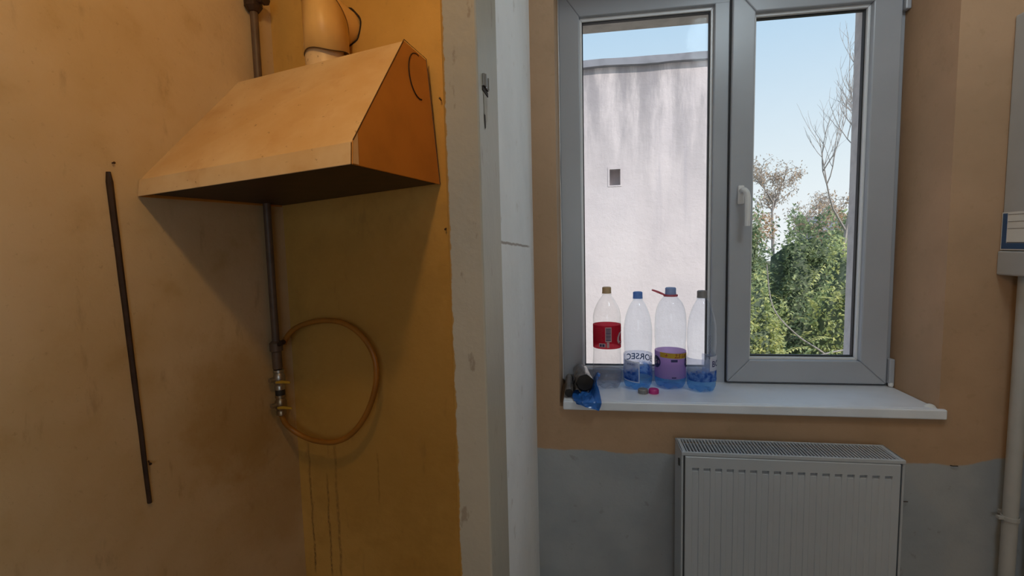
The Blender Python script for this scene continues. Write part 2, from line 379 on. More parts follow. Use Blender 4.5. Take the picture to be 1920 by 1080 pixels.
# ================================================================== THE SETTING
KY = -0.1894; KO = (-0.998, 1.515, 1.499)      # kitchen corner frame: x along the back wall, y into it
KR = (0, 0, KY)
CEIL = 2.62
Z0, Z1 = -KO[2], CEIL - KO[2]
S = 'structure'
tag(MB().box(-2.4, 2.1, -1.75, 2.0, -0.12, 0).build('floor', 'floor'), kind=S, label='brown floor of the kitchen and window room')
tag(MB().box(-2.4, 2.1, -1.75, 2.0, CEIL, CEIL + 0.12).build('ceiling', 'ceiling'), kind=S, label='pale ceiling over both rooms')
tag(place(MB().box(-0.12, 0.0, -3.4, 0.12, Z0, Z1).build('wall_left', 'wall_left'), KO, KR), kind=S, label='stained ochre wall with the iron strip')
tag(place(MB().box(0.0, 0.815, 0.0, 0.12, Z0, Z1).build('wall_back', 'wall_back'), KO, KR), kind=S, label='ochre wall behind the range hood and hose')
tag(MB().box(-0.204, -0.156, 0.872, 1.60, 0, CEIL).build('wall_partition', 'wall_white', bevel=0.004), kind=S, label='narrow white partition between kitchen and window')
tag(MB().box(1.75, 1.87, -1.6, 1.9, 0, CEIL).build('wall_right', 'plain_wall'), kind=S, label='wall beyond the boiler')
b = MB()   # rear wall (behind the camera)
b.box(-2.4, 1.87, -1.55, -1.43, 0, CEIL)
tag(b.build('wall_rear', 'plain_wall'), kind=S, label='wall behind the viewer')
# window wall with opening
WX0, WX1, WZ0, WZ1 = -0.084, 0.962, 0.850, 2.20
b = MB()
b.box(-0.206, WX0, 1.475, 1.90, 0, CEIL); b.box(WX1, 1.87, 1.475, 1.90, 0, CEIL)
b.box(WX0, WX1, 1.475, 1.90, 0, WZ0); b.box(WX0, WX1, 1.475, 1.90, WZ1, CEIL)
ww = tag(b.build('wall_window', 'wall_window'), kind=S, label='tan wall around the window, grey plaster below')
# exterior render: reveal cheeks and lintel outside the frame
b = MB(); b.box(0.922, WX1 + 0.3, 1.772, 1.905, 0.80, 2.4); b.box(-0.35, -0.05, 1.772, 1.905, 0.80, 2.4); b.box(-0.05, 0.922, 1.772, 1.905, 2.121, 2.4)
tag(b.build('trim_1', 'ext'), kind=S, label='pinkish rendered outer reveal around the window')
tag(MB().box(-0.05, 0.922, 1.772, 1.94, 0.842, 0.868).build('trim_2', 'zinc'), kind=S, label='grey outer window ledge')

# door post at the near end of the partition
post = tag(MB().box(-0.2035, -0.150, 0.71, 0.872, 0, CEIL).build('door_1', 'post', bevel=0.003), kind=S, label='chipped grey-white door post beside the ochre wall')
b = MB(); b.box(-0.150, -0.146, 0.738, 0.772, 1.588, 1.606); b.box(-0.150, -0.144, 0.742, 0.747, 1.588, 1.606); b.box(-0.150, -0.144, 0.762, 0.766, 1.588, 1.606)
tag(b.build('strike_plate', 'steel', post, bevel=0.0008), 'small steel strike plate')
MB().box(-0.1505, -0.1485, 0.735, 0.775, 1.581, 1.587).build('strike_recess', 'dark_gap', post)
MB().add([(-0.1494, 0.742, 1.580), (-0.1494, 0.772, 1.580), (-0.1494, 0.768, 1.545), (-0.1494, 0.756, 1.535), (-0.1494, 0.745, 1.550)], [(0, 1, 2, 3, 4)]).build('paint_chip', 'plaster', post)
MB().add([(-0.1492, 0.742, 1.548), (-0.1492, 0.752, 1.548), (-0.1492, 0.754, 1.530), (-0.1492, 0.748, 1.526)], [(0, 1, 2, 3)]).build('paint_chip', 'dark_gap', post)

# ------------------------------------------------------------------ window
win = tag(empty('window_1', (0, 0, 0)), 'white plastic two-light window above the radiator', kind=S)
FY0, FY1 = 1.700, 1.770
b = MB()
b.ring(-0.082, 0.962, 0.868, 2.19, 0.068, 0.045, 0.042, 0.095, FY0, FY1)
b.box(0.4135, 0.478, FY0 + 0.0005, FY1 - 0.0005, 0.905, 2.10)
wf = b.build('window_frame', 'upvc', win, bevel=0.003)
MB().ring(-0.0145, 0.414, 0.909, 2.0955, 0.009, 0.009, 0.009, 0.012, 1.716, 1.735).build('glazing_bead', 'bead', wf, bevel=0.002)
MB().ring(-0.006, 0.4055, 0.917, 2.084, 0.004, 0.004, 0.004, 0.004, 1.722, 1.737).build('gasket', 'gasket', wf)
MB().box(-0.012, 0.412, 1.737, 1.743, 0.912, 2.092).build('pane', 'glass', win)
SX0, SX1, SZ0, SZ1 = 0.462, 0.944, 0.878, 2.135
sash = MB().ring(SX0, SX1, SZ0, SZ1, 0.069, 0.079, 0.074, 0.081, 1.682, 1.722).ring(SX0 + 0.02, SX1 - 0.02, SZ0 + 0.02, SZ1 - 0.02, 0.035, 0.040, 0.040, 0.045, 1.7215, 1.762).build('sash', 'upvc', win, bevel=0.004)
MB().ring(0.530, 0.866, 0.9515, 2.0545, 0.008, 0.008, 0.008, 0.010, 1.700, 1.722).build('glazing_bead', 'bead', sash, bevel=0.002)
MB().ring(0.5375, 0.8585, 0.959, 2.045, 0.004, 0.004, 0.005, 0.004, 1.712, 1.726).build('gasket', 'gasket', sash)
MB().box(0.533, 0.863, 1.7265, 1.7315, 0.954, 2.050).build('pane', 'glass', sash)
MB().ring(SX0 - 0.004, SX1 + 0.004, SZ0 - 0.004, SZ1 + 0.004, 0.006, 0.006, 0.006, 0.006, 1.6945, 1.6998).build('seal', 'gasket', sash)
# lever handle: rosette, neck, lever
b = MB(); b.box(0.484, 0.504, 1.672, 1.682, 1.462, 1.522)
hd = b.build('handle', 'handle', sash, bevel=0.004)
b = MB(); b.tube(spline([(0.494, 1.674, 1.505), (0.494, 1.650, 1.505), (0.497, 1.640, 1.500), (0.502, 1.637, 1.485), (0.503, 1.636, 1.440), (0.503, 1.638, 1.392)], 5), [0.008] * 5 + [0.009] * 16 + [0.0085] * 5, 12)
b.build('handle_lever', 'handle', sash, smooth=50)
# hinges
for z0, z1, nm in ((0.882, 0.962, 'hinge_cover'), (2.02, 2.09, 'hinge_cover')):
    MB().box(0.946, 0.961, 1.672, 1.700, z0, z1).build(nm, 'upvc', win, bevel=0.003)
MB().box(0.9445, 0.9465, 1.690, 1.6995, 0.880, 0.962).build('hinge_gap', 'gasket', win)
MB().lathe([(0.006, 0), (0.0075, 0.003), (0.0075, 0.010), (0.005, 0.013)], 14, (0.953, 1.676, 0.8735)).build('hinge_pin', 'handle', win, smooth=40)
# sealant bead along the left cheek
b = MB(); pts = []
for i in range(40):
    z = 0.875 + i * 0.033; pts.append((-0.0835 + 0.0012 * noise.noise(Vector((0, 0, z * 9))), 1.697, z))
b.tube(pts, [0.0022 + 0.0012 * abs(noise.noise(Vector((3, 0, p[2] * 7)))) for p in pts], 6); b.build('sealant_bead', 'bead', win, smooth=60)
# window sill board
b = MB(); b.box(-0.073, 0.975, 1.460, 1.4749, 0.8435, 0.8715); b.box(-0.073, 0.961, 1.4745, 1.7095, 0.8505, 0.8715)
b.build('window_sill', 'sill', win, bevel=0.004, bseg=3)
b = MB(); b.lathe([(0.0, 0), (0.014, 0), (0.011, 0.004), (0.004, 0.007), (0, 0.008)], 10, (0.950, 1.492, 0.8712), False); b.build('plaster_smear', 'paper', win, smooth=60)

# ================================================================== KITCHEN THINGS
# ---- range hood, mounted a little crooked
HT = 0.053
hood = tag(empty('range_hood', KO, (0, -HT, KY)), 'yellowed white enamel range hood hanging crooked in the ochre corner', 'range hood')
Wd = 0.589
L_ = [(0.002, -0.004, -0.006), (0.002, -0.460, -0.010), (0.002, -0.452, 0.032), (0.002, -0.140, 0.357), (0.002, -0.030, 0.348)]
R_ = [(Wd, -0.004, 0.0), (Wd, -0.405, 0.0), (Wd, -0.397, 0.050), (Wd, -0.140, 0.357), (Wd, -0.026, 0.346)]
def sheet(quads, name, mat, th=0.003, bev=0.0):
    b = MB()
    for q in quads: b.add(q, [tuple(range(len(q)))])
    o = b.build(name, mat, hood)
    bm = bmesh.new(); bm.from_mesh(o.data); bmesh.ops.remove_doubles(bm, verts=bm.verts[:], dist=1e-5); bmesh.ops.recalc_face_normals(bm, faces=bm.faces[:]); bm.to_mesh(o.data); bm.free()
    s = o.modifiers.new('solid', 'SOLIDIFY'); s.thickness = th; s.offset = -1
    bv = o.modifiers.new('bevel', 'BEVEL'); bv.width = 0.003; bv.segments = 2
    return o
sheet([[L_[2], R_[2], R_[3], L_[3]], [L_[3], R_[3], R_[4], L_[4]]], 'canopy', 'hood')
sheet([[L_[1], R_[1], R_[2], L_[2]]], 'front_lip', 'hood')
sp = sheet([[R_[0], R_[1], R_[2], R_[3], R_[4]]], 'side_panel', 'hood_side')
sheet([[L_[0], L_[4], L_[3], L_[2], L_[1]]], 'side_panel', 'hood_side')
b = MB(); b.add([(0.012, -0.010, 0.004), (0.012, -0.450, 0.002), (Wd - 0.008, -0.394, 0.008), (Wd - 0.008, -0.012, 0.008)], [(0, 1, 2, 3)]); 
fp = b.build('filter_panel', 'grease', hood); so = fp.modifiers.new('solid', 'SOLIDIFY'); so.thickness = 0.006; so.offset = -1
# inner return of the lip (white corner gusset on the right side) and the knock-out disc
b = MB(); b.add([(Wd + 0.0045, -0.405, 0.002), (Wd + 0.0045, -0.397, 0.050), (Wd + 0.0045, -0.378, 0.073), (Wd + 0.0045, -0.384, 0.002)], [(0, 1, 2, 3)]); b.build('corner_gusset', 'hood', hood)
cy_, cz_, rr_ = -0.082, 0.283, 0.056
pts = [(Wd + 0.0040, cy_ + 0.86 * rr_ * math.cos(a), cz_ + 1.08 * rr_ * math.sin(a)) for a in [PI * (0.42 + 1.13 * i / 28) for i in range(29)]]
b = MB(); b.tube(pts, [0.0011 + 0.0012 * (i / 28) for i in range(29)], 6); b.build('knockout_seam', 'dark_gap', hood)
b = MB(); v = [(Wd + 0.0036, cy_ + 0.84 * rr_ * math.cos(2 * PI * i / 32), cz_ + 1.06 * rr_ * math.sin(2 * PI * i / 32)) for i in range(32)]
b.add(v, [tuple(range(32))]); o = b.build('knockout_disc', 'hood_side', hood)
b = MB(); b.tube([(Wd + 0.003, -0.395, 0.054), (Wd + 0.003, -0.1405, 0.360), (Wd + 0.003, -0.026, 0.349), (Wd + 0.003, -0.004, 0.0)], 0.0011, 6); b.build('folded_seam', 'grease', hood)
b = MB(); b.lathe([(0.0545, -0.02), (0.0545, 0.075)], 36, (0.297, -0.088, 0.350)); b.build('flue_collar', 'hood', hood, smooth=40)

# ---- flue pipe: upright and mitred elbow into the wall
flue = tag(empty('flue_pipe', KO, KR), 'cream flue pipe rising from the hood and bending into the wall', 'flue pipe')
FX, FYk, FZ, FR = 0.287, -0.090, 0.520, 0.062
seg = 44
b = MB(); lo = []; hi = []
for k in range(seg):
    a = 2 * PI * k / seg; cx, sy = FR * math.cos(a), FR * math.sin(a)
    wob = 0.004 * math.sin(3 * a + 0.6)
    lo.append((FX + cx, FYk + sy, 0.408 + wob)); hi.append((FX + cx, FYk + sy, FZ - sy))
b.add(lo + hi, [(k, (k + 1) % seg, seg + (k + 1) % seg, seg + k) for k in range(seg)])
o = b.build('upright', 'flue', flue, smooth=60); s = o.modifiers.new('solid', 'SOLIDIFY'); s.thickness = 0.0025
b = MB(); n = []; f = []
for k in range(seg):
    a = 2 * PI * k / seg; cx, cz = FR * math.cos(a), FR * math.sin(a)
    n.append((FX + cx, FYk - cz, FZ + cz)); f.append((FX + cx * 0.84, -0.0005, FZ + cz * 0.84))
b.add(n + f, [(k, (k + 1) % seg, seg + (k + 1) % seg, seg + k) for k in range(seg)])
b.build('elbow_branch', 'flue', flue, smooth=60)
b = MB(); b.tube([(x, y - 0.0005 if False else y, z) for x, y, z in n + n[:1]], 0.0012, 6); b.build('mitre_seam', 'grease', flue)
b = MB(); pts = [(FX + (FR * 0.84 + 0.003 + 0.002 * math.sin(5 * 2 * PI * k / 40)) * math.cos(2 * PI * k / 40), -0.0012, FZ + (FR * 0.84 + 0.003 + 0.002 * math.sin(7 * 2 * PI * k / 40)) * math.sin(2 * PI * k / 40)) for k in range(41)]
b.tube(pts, [0.0022 + 0.0022 * max(0, math.sin(2 * PI * k / 40)) for k in range(41)], 6); b.build('wall_gap', 'dark_gap', flue)
b = MB(); b.tube([(x, y, z - 0.001) for x, y, z in lo + lo[:1]], 0.0014, 6); b.build('lower_rim', 'grease', flue)

# ---- gas pipe with stop valve
gas = tag(empty('gas_pipe', KO, KR), 'brown upright gas pipe passing behind the range hood in the corner', 'gas pipe')
GX, GY = 0.022, -0.088
MB().lathe([(0.0115, -0.44), (0.0115, Z1 - 0.001)], 18, (GX, GY, 0)).build('pipe', 'gas_pipe', gas, smooth=40)
b = MB(); b.lathe([(0.016, 0.575), (0.026, 0.590), (0.026, 0.650), (0.018, 0.668)], 8, (GX, GY, 0)); vb = b.build('stop_valve', 'iron', gas, bevel=0.002)
b = MB(); b.tube([(GX + 0.01, GY, 0.607), (GX + 0.040, GY, 0.607)], 0.012, 12); b.tube([(GX + 0.040, GY, 0.607), (GX + 0.048, GY, 0.607)], 0.019, 8); b.build('valve_plug', 'iron', vb, smooth=35)
# ---- taps at the lower end
tap = tag(empty('gas_tap', KO, KR), 'double brass gas tap with yellow levers under the brown pipe', 'gas tap')
b = MB(); b.lathe([(0.013, -0.440), (0.020, -0.447), (0.020, -0.472), (0.015, -0.476), (0.015, -0.530), (0.013, -0.532)], 16, (GX, GY, 0)); u = b.build('union_nut', 'gas_pipe', tap, smooth=35)
b = MB(); b.tube([(GX + 0.012, GY - 0.004, -0.452), (GX + 0.040, GY - 0.008, -0.440)], [0.007, 0.008], 10); b.build('side_plug', 'iron', tap, smooth=40)
for i, z in enumerate((-0.534, -0.618)):
    b = MB(); b.lathe([(0.016, z), (0.0165, z - 0.008), (0.013, z - 0.010), (0.018, z - 0.020), (0.018, z - 0.042), (0.013, z - 0.050), (0.0155, z - 0.054), (0.0155, z - 0.066)], 14, (GX + 0.004, GY, 0))
    v = b.build('tap_body', 'brass' if i else 'steel', tap, smooth=35)
    b = MB(); b.tube([(GX, GY - 0.012, z - 0.030), (GX - 0.004, GY - 0.032, z - 0.030)], 0.008, 10); b.build('tap_stem', 'steel', v, smooth=40)
    b = MB(); zz = z - 0.034
    b.add([(GX + 0.010, GY - 0.022, zz), (GX + 0.028, GY - 0.020, zz + 0.004), (GX + 0.062, GY - 0.016, zz + 0.002), (GX + 0.062, GY - 0.016, zz - 0.004), (GX + 0.028, GY - 0.020, zz - 0.005), (GX + 0.010, GY - 0.022, zz - 0.006)], [(0, 1, 2, 3, 4, 5)])
    lv = b.build('lever', 'lever', v); s = lv.modifiers.new('solid', 'SOLIDIFY'); s.thickness = 0.003
MB().lathe([(0.0145, -0.601), (0.0150, -0.604), (0.0150, -0.615), (0.0145, -0.618)], 14, (GX + 0.004, GY, 0)).build('black_joint', 'gasket', tap, smooth=35)
# ---- hose loop
hp = [(0.026, -0.088, -0.686), (0.030, -0.080, -0.715), (0.045, -0.066, -0.742), (0.078, -0.058, -0.763), (0.130, -0.056, -0.774), (0.203, -0.056, -0.770), (0.267, -0.056, -0.739), (0.321, -0.055, -0.681), (0.358, -0.054, -0.610), (0.374, -0.052, -0.541), (0.366, -0.050, -0.478), (0.328, -0.046, -0.424), (0.270, -0.042, -0.388), (0.200, -0.040, -0.376), (0.125, -0.044, -0.384), (0.070, -0.052, -0.404), (0.040, -0.056, -0.430), (0.026, -0.060, -0.455)]
b = MB(); b.tube(spline(hp, 6), 0.0088, 12)
tag(place(b.build('gas_hose', 'hose', smooth=60), KO, KR), 'ochre rubber hose looped on the wall below the gas tap', 'hose')
# ---- iron strip on the left wall
b = MB(); rows = []; n = 36
for i in range(n + 1):
    q = i / n; z = 0.042 - 0.815 * q; y = -0.523 + 0.023 * q + 0.0015 * noise.noise(Vector((0, 0, q * 6)))
    wd = 0.0072 - 0.0026 * q + 0.0004 * noise.noise(Vector((5, 0, q * 14)))
    if i == 0: wd *= 0.55
    rows.append([(0.0005, y - wd, z), (0.006, y - wd * 0.9, z), (0.009, y, z), (0.006, y + wd * 0.9, z), (0.0005, y + wd, z)])
for i in range(n):
    for k in range(4):
        b.add([rows[i][k], rows[i][k + 1], rows[i + 1][k + 1], rows[i + 1][k]], [(0, 1, 2, 3)])
b.add(rows[0], [(0, 1, 2, 3, 4)]); b.add(rows[-1], [(0, 1, 2, 3, 4)])
strip = tag(place(b.build('iron_strip', 'iron'), KO, KR), 'long thin dark iron strip fixed upright on the ochre wall', 'iron strip')
def nail(loc, d, ln, r, label):
    a = Vector(loc); e = a + Vector(d) * ln
    b = MB(); b.tube([a, e, e + Vector(d) * 0.0006, e + Vector(d) * 0.002], [r, r, r * 1.9, r * 1.7], 8)
    return tag(place(b.build('wall_nail', 'iron', smooth=40), KO, KR), label, 'nail')
nail((0.0, -0.511, 0.064), (1, 0, 0), 0.006, 0.0016, 'tiny rusty nail just above the iron strip')
nail((0.0, -0.492, -0.668), (1, -0.35, -0.3), 0.012, 0.0020, 'bent pale nail beside the foot of the iron strip')
nail((0.602, 0.0, 0.270), (0.3, -1, 0.0), 0.018, 0.0018, 'dark nail in the ochre wall right of the hood')
nail((0.603, 0.0, -0.096), (0.3, -1, -0.3), 0.010, 0.0018, 'dark nail in the ochre wall below the hood corner')

# ================================================================== RADIATOR
rad = tag(empty('radiator', (0.2525, 1.335, 0.178)), 'white panel radiator with a slotted top grille under the window', 'radiator')
RW, RD, RH = 0.551, 0.100, 0.600
# pressed front panel: 17 shallow vertical channels whose upper ends show as a row of slots
n = 17; x0, x1 = 0.010, RW - 0.012; zt, zb = 0.557, 0.045
b = MB(); cols = []
pitch = (x1 - x0 - 0.024) / n
xs = [(x0, 0)]
for i in range(n):
    c = x0 + 0.012 + pitch * (i + 0.5)
    xs += [(c - 0.0090, 0), (c - 0.0075, 1), (c + 0.0075, 1), (c + 0.0090, 0)]
xs.append((x1, 0))
DP = 0.0055
for j in range(len(xs) - 1):
    (xa, da), (xb, db) = xs[j], xs[j + 1]
    zlo, zhi = 0.004, RH - 0.014
    if da == 0 and db == 0:
        b.add([(xa, 0, zlo), (xb, 0, zlo), (xb, 0, zhi), (xa, 0, zhi)], [(0, 1, 2, 3)])
    else:
        b.add([(xa, 0, zlo), (xb, 0, zlo), (xb, 0, zb), (xa, 0, zb)], [(0, 1, 2, 3)])
        b.add([(xa, 0, zt), (xb, 0, zt), (xb, 0, zhi), (xa, 0, zhi)], [(0, 1, 2, 3)])
        prof_r = [(0.0, zb), (0.45, zb + 0.006), (0.30, zt - 0.030), (0.45, zt - 0.011), (1.7, zt - 0.0055), (1.7, zt - 0.0005), (0.0, zt)]
        for (d0, za), (d1, zc) in zip(prof_r, prof_r[1:]):
            b.add([(xa, da * DP * d0, za), (xb, db * DP * d0, za), (xb, db * DP * d1, zc), (xa, da * DP * d1, zc)], [(0, 1, 2, 3)])
b.add([(x0, 0, RH - 0.014), (x1, 0, RH - 0.014), (x1, 0.006, RH - 0.008), (x0, 0.006, RH - 0.008)], [(0, 1, 2, 3)])
b.build('front_panel', 'radiator', rad)
MB().box(x0, x1, 0.011, 0.018, 0.004, RH - 0.012).build('water_panel', 'radiator', rad)
for xa, xb in ((0.0, 0.006), (RW - 0.006, RW)):
    MB().box(xa, xb, 0.003, RD, 0.01, RH).build('side_panel', 'radiator', rad, bevel=0.002)
for xa, xb in ((0.0065, 0.0095), (RW - 0.0115, RW - 0.0065)):
    MB().box(xa, xb, 0.010, RD - 0.01, 0.01, RH - 0.016).build('side_gap', 'radiator_dark', rad)
MB().box(0.010, RW - 0.010, RD - 0.010, RD - 0.003, 0.004, RH - 0.014).build('back_panel', 'radiator', rad)
MB().box(0.012, RW - 0.012, 0.020, RD - 0.012, 0.03, RH - 0.045).build('convector', 'radiator_dark', rad)
g = MB(); g.box(0.0, RW, 0.0, 0.007, RH - 0.010, RH); g.box(0.0, RW, RD - 0.006, RD, RH - 0.010, RH); g.box(0.0, 0.013, 0.007, RD - 0.006, RH - 0.006, RH); g.box(RW - 0.013, RW, 0.007, RD - 0.006, RH - 0.006, RH)
gr = g.build('top_grille', 'radiator', rad, bevel=0.0015)
ns = 60; sm = None
for i in range(ns):
    xx = 0.013 + (RW - 0.026) * (i + 0.5) / ns
    if sm is None:
        o = MB().box(-0.0017, 0.0017, 0.006, RD - 0.005, RH - 0.005, RH - 0.0005).build('slat', 'radiator', gr); sm = o.data
    else:
        o = bpy.data.objects.new('slat', sm); COL.objects.link(o); o.parent = gr
    o.location = (xx, 0, 0)
for xx in (0.10, RW - 0.10): MB().box(xx - 0.015, xx + 0.015, RD - 0.004, 0.1399, 0.08, 0.52).build('bracket', 'radiator', rad)
b = MB(); b.box(-0.004, 0.002, 0.020, 0.030, RH - 0.048, RH - 0.030); b.build('side_clip', 'radiator_dark', rad)

# ================================================================== BOILER AND PIPES
boil = tag(empty('boiler', (1.085, 1.475, 1.24)), 'white wall boiler with a blue-edged notice beside the window', 'boiler')
MB().box(0.0, 0.40, -0.31, -0.0005, 0.065, 0.660).build('casing', 'boiler', boil, bevel=0.006)
MB().box(-0.006, 0.405, -0.315, -0.0005, 0.0, 0.0635).build('lower_cover', 'boiler', boil, bevel=0.004)
st = MB().box(-0.0012, 0.0, -0.130, -0.003, 0.066, 0.164).build('notice', 'paper', boil)
b = MB(); b.box(-0.0020, -0.0012, -0.020, -0.0065, 0.069, 0.161); b.box(-0.0020, -0.0012, -0.1295, -0.020, 0.069, 0.084)
b.build('blue_border', 'blue_print', st)
b = MB(); 
for z in (0.157, 0.139, 0.121): b.box(-0.0018, -0.0012, -0.125, -0.0225, z, z + 0.0009)
b.box(-0.0018, -0.0012, -0.125, -0.0225, 0.0845, 0.0865)
b.build('ruled_line', 'ink', st)
def hpipe(x, y, r, label, clip):
    p = tag(empty('heating_pipe', (x, y, 0)), label, 'pipe')
    MB().lathe([(r, 0.0), (r, 1.2405)], 20).build('pipe', 'pipe_white', p, smooth=40)
    for z in clip:
        b = MB(); b.lathe([(r + 0.001, z - 0.006), (r + 0.003, z - 0.006), (r + 0.003, z + 0.006), (r + 0.001, z + 0.006)], 20, cap=False); b.box(-r - 0.014, -r, -0.006, 0.006, z - 0.004, z + 0.004); b.box(-0.005, 0.005, r, 1.475 - y, z - 0.006, z + 0.006)
        b.build('pipe_clip', 'pipe_white', p, bevel=0.001)
    return p
hpipe(1.125, 1.44, 0.0165, 'white heating pipe running down from the boiler, nearest the radiator', (0.585,))
hpipe(1.190, 1.44, 0.0165, 'white heating pipe under the boiler, farther from the radiator', (0.60,))

# wall marks: small nail stubs in the grey plaster
for x, z, label in ((1.005, 0.722 - 0.012, 'thin dark nail in the grey plaster right of the radiator'), (0.885, 0.600, 'short dark nail in the plaster close to the radiator side')):
    b = MB(); b.tube([(x - 0.008, 1.474, z), (x - 0.004, 1.470, z), (x + 0.008, 1.4695, z + 0.0006)], 0.0014, 6)
    tag(b.build('wall_nail', 'iron'), label, 'nail')

# ================================================================== BOTTLES ON THE SILL
SZ = 0.8717
def arc_patch(b, r, a0, a1, z0, z1, seg=10, skew=0.0):
    vs = []
    for i in range(seg + 1):
        a = a0 + (a1 - a0) * i / seg
        for z in (z0, z1): vs.append((r * math.sin(a), -r * math.cos(a), z + skew * (a - a0)))
    b.add(vs, [(2 * i, 2 * i + 2, 2 * i + 3, 2 * i + 1) for i in range(seg)]); return b
def arc_text(b, body, size, r, a0, z, shear=0.0, mirror=False, dirn=1):
    vs, fs = text_mesh(body, size, shear); out = []
    for x, y, _ in vs:
        a = a0 + dirn * x / r; out.append((r * math.sin(a), -r * math.cos(a), z + y))
    b.add(out, fs); return b
def bottle(loc, rz, h, R, prof, base_z, body_mat, base_mat, cap_mat, label, name='plastic_bottle', feet=5):
    t = tag(empty(name, (loc[0], loc[1], SZ), (0, 0, rz)), label, 'bottle', 'plastic bottles on the window sill')
    seg = 48
    def ringpts(r, z, lob):
        out = []
        for k in range(seg):
            a = 2 * PI * k / seg
            out.append((r * math.cos(a), r * math.sin(a), z + lob * (0.5 + 0.5 * math.cos(feet * a))))
        return out
    def shell(profile, lobes, name, mat, cap_lo=False):
        b = MB(); vs = []
        for (r, z), lb in zip(profile, lobes): vs += ringpts(r, z, lb)
        n = len(profile)
        fs = [(i * seg + k, i * seg + (k + 1) % seg, (i + 1) * seg + (k + 1) % seg, (i + 1) * seg + k) for i in range(n - 1) for k in range(seg)]
        if cap_lo: fs.append(tuple(range(seg))[::-1])
        b.add(vs, fs); return b.build(name, mat, t, smooth=60)
    # footed base
    bp = [(0.006, 0.010), (R * 0.35, 0.006), (R * 0.62, 0.0), (R * 0.86, 0.004), (R * 0.975, 0.016), (R, 0.030), (R, base_z)]
    shell(bp, [0.0, 0.004, 0.009, 0.009, 0.004, 0, 0], 'base', base_mat, True)
    shell([(R, base_z)] + prof, [0] * (len(prof) + 1), 'body', body_mat)
    rn, zn = prof[-1]
    b = MB(); b.lathe([(rn + 0.0035, zn - 0.008), (rn + 0.004, zn - 0.007), (rn + 0.004, zn - 0.004), (rn + 0.0005, zn - 0.004)], 28, cap=False); b.build('neck_ring', body_mat, t, smooth=40)
    b = MB(); vs = []; cs = 48; hc = h - zn + 0.003
    pr = [(rn + 0.0022, zn - 0.003), (rn + 0.0022, zn - 0.003 + hc * 0.2), (rn + 0.0016, zn - 0.003 + hc * 0.22), (rn + 0.0016, h - 0.002), (rn * 0.95, h)]
    for i, (r, z) in enumerate(pr):
        for k in range(cs):
            a = 2 * PI * k / cs; rk = r + (0.0004 if (k % 2 and 1 <= i <= 3) else 0); vs.append((rk * math.cos(a), rk * math.sin(a), z))
    fs = [(i * cs + k, i * cs + (k + 1) % cs, (i + 1) * cs + (k + 1) % cs, (i + 1) * cs + k) for i in range(len(pr) - 1) for k in range(cs)]
    fs.append(tuple((len(pr) - 1) * cs + k for k in range(cs)))
    b.add(vs, fs); b.build('cap', cap_mat, t, smooth=40)
    return t
def smoothprof(pts, n=5): return [(p[0], p[1]) for p in [(v.x, v.z) for v in spline([(r, 0, z) for r, z in pts], n)]]
def band(t, r, a0, a1, z0, z1, mat, name='label', seg=48):
    b = MB(); arc_patch(b, r, a0, a1, z0, z1, seg); return b.build(name, mat, t, smooth=60)

# 1 cola bottle, red label
R1 = 0.0475
t1 = bottle((0.067, 1.628), 0, 0.333, R1, smoothprof([(R1, 0.060), (R1 * 0.97, 0.100), (R1 * 0.945, 0.132), (R1 * 0.94, 0.175), (R1 * 0.95, 0.215), (R1 * 0.96, 0.232), (R1 * 0.86, 0.258), (R1 * 0.62, 0.283), (R1 * 0.38, 0.300), (0.0125, 0.308), (0.0125, 0.315)]), 0.055, 'pet', 'pet_base', 'cap_beige', 'clear bottle with red label and beige cap, leftmost on the sill')
lr = R1 * 0.952 + 0.0006
lb = band(t1, lr, -PI, PI, 0.134, 0.210, 'label_red')
b = MB(); arc_patch(b, lr + .0005, -0.16, 0.28, 0.158, 0.206); b.build('printed_panel', 'label_white', lb)
b = MB(); 
for i in range(11): arc_patch(b, lr + .0009, -0.11, 0.23, 0.162 + i * 0.0038, 0.1645 + i * 0.0038 - (0.0006 if i % 3 else 0), 5)
b.build('barcode', 'label_navy', lb)
b = MB(); arc_patch(b, lr + .0005, -0.05, 0.12, 0.139, 0.157); arc_patch(b, lr + .0005, -0.62, -0.14, 0.140, 0.153, 8); b.build('printed_panel', 'label_white', lb)
b = MB(); arc_patch(b, lr + .0009, -0.54, -0.42, 0.142, 0.150, 4); arc_patch(b, lr + .0009, -0.36, -0.22, 0.142, 0.150, 4); b.build('printed_mark', 'label_navy', lb)
b = MB()
for i in range(8): arc_patch(b, lr + .0006, -0.95, -0.30 - 0.05 * (i % 3), 0.160 + i * 0.0055, 0.1615 + i * 0.0055, 8)
b.build('small_print', 'label_pink', lb)
b = MB(); arc_text(b, 'C', 0.070, lr + .0009, 0.52, 0.148, 0.35); b.build('lettering', 'label_white', lb)
b = MB(); arc_text(b, 'oca-Cola', 0.034, lr + .0009, 1.62, 0.155, 0.35); b.build('lettering', 'label_white', lb)
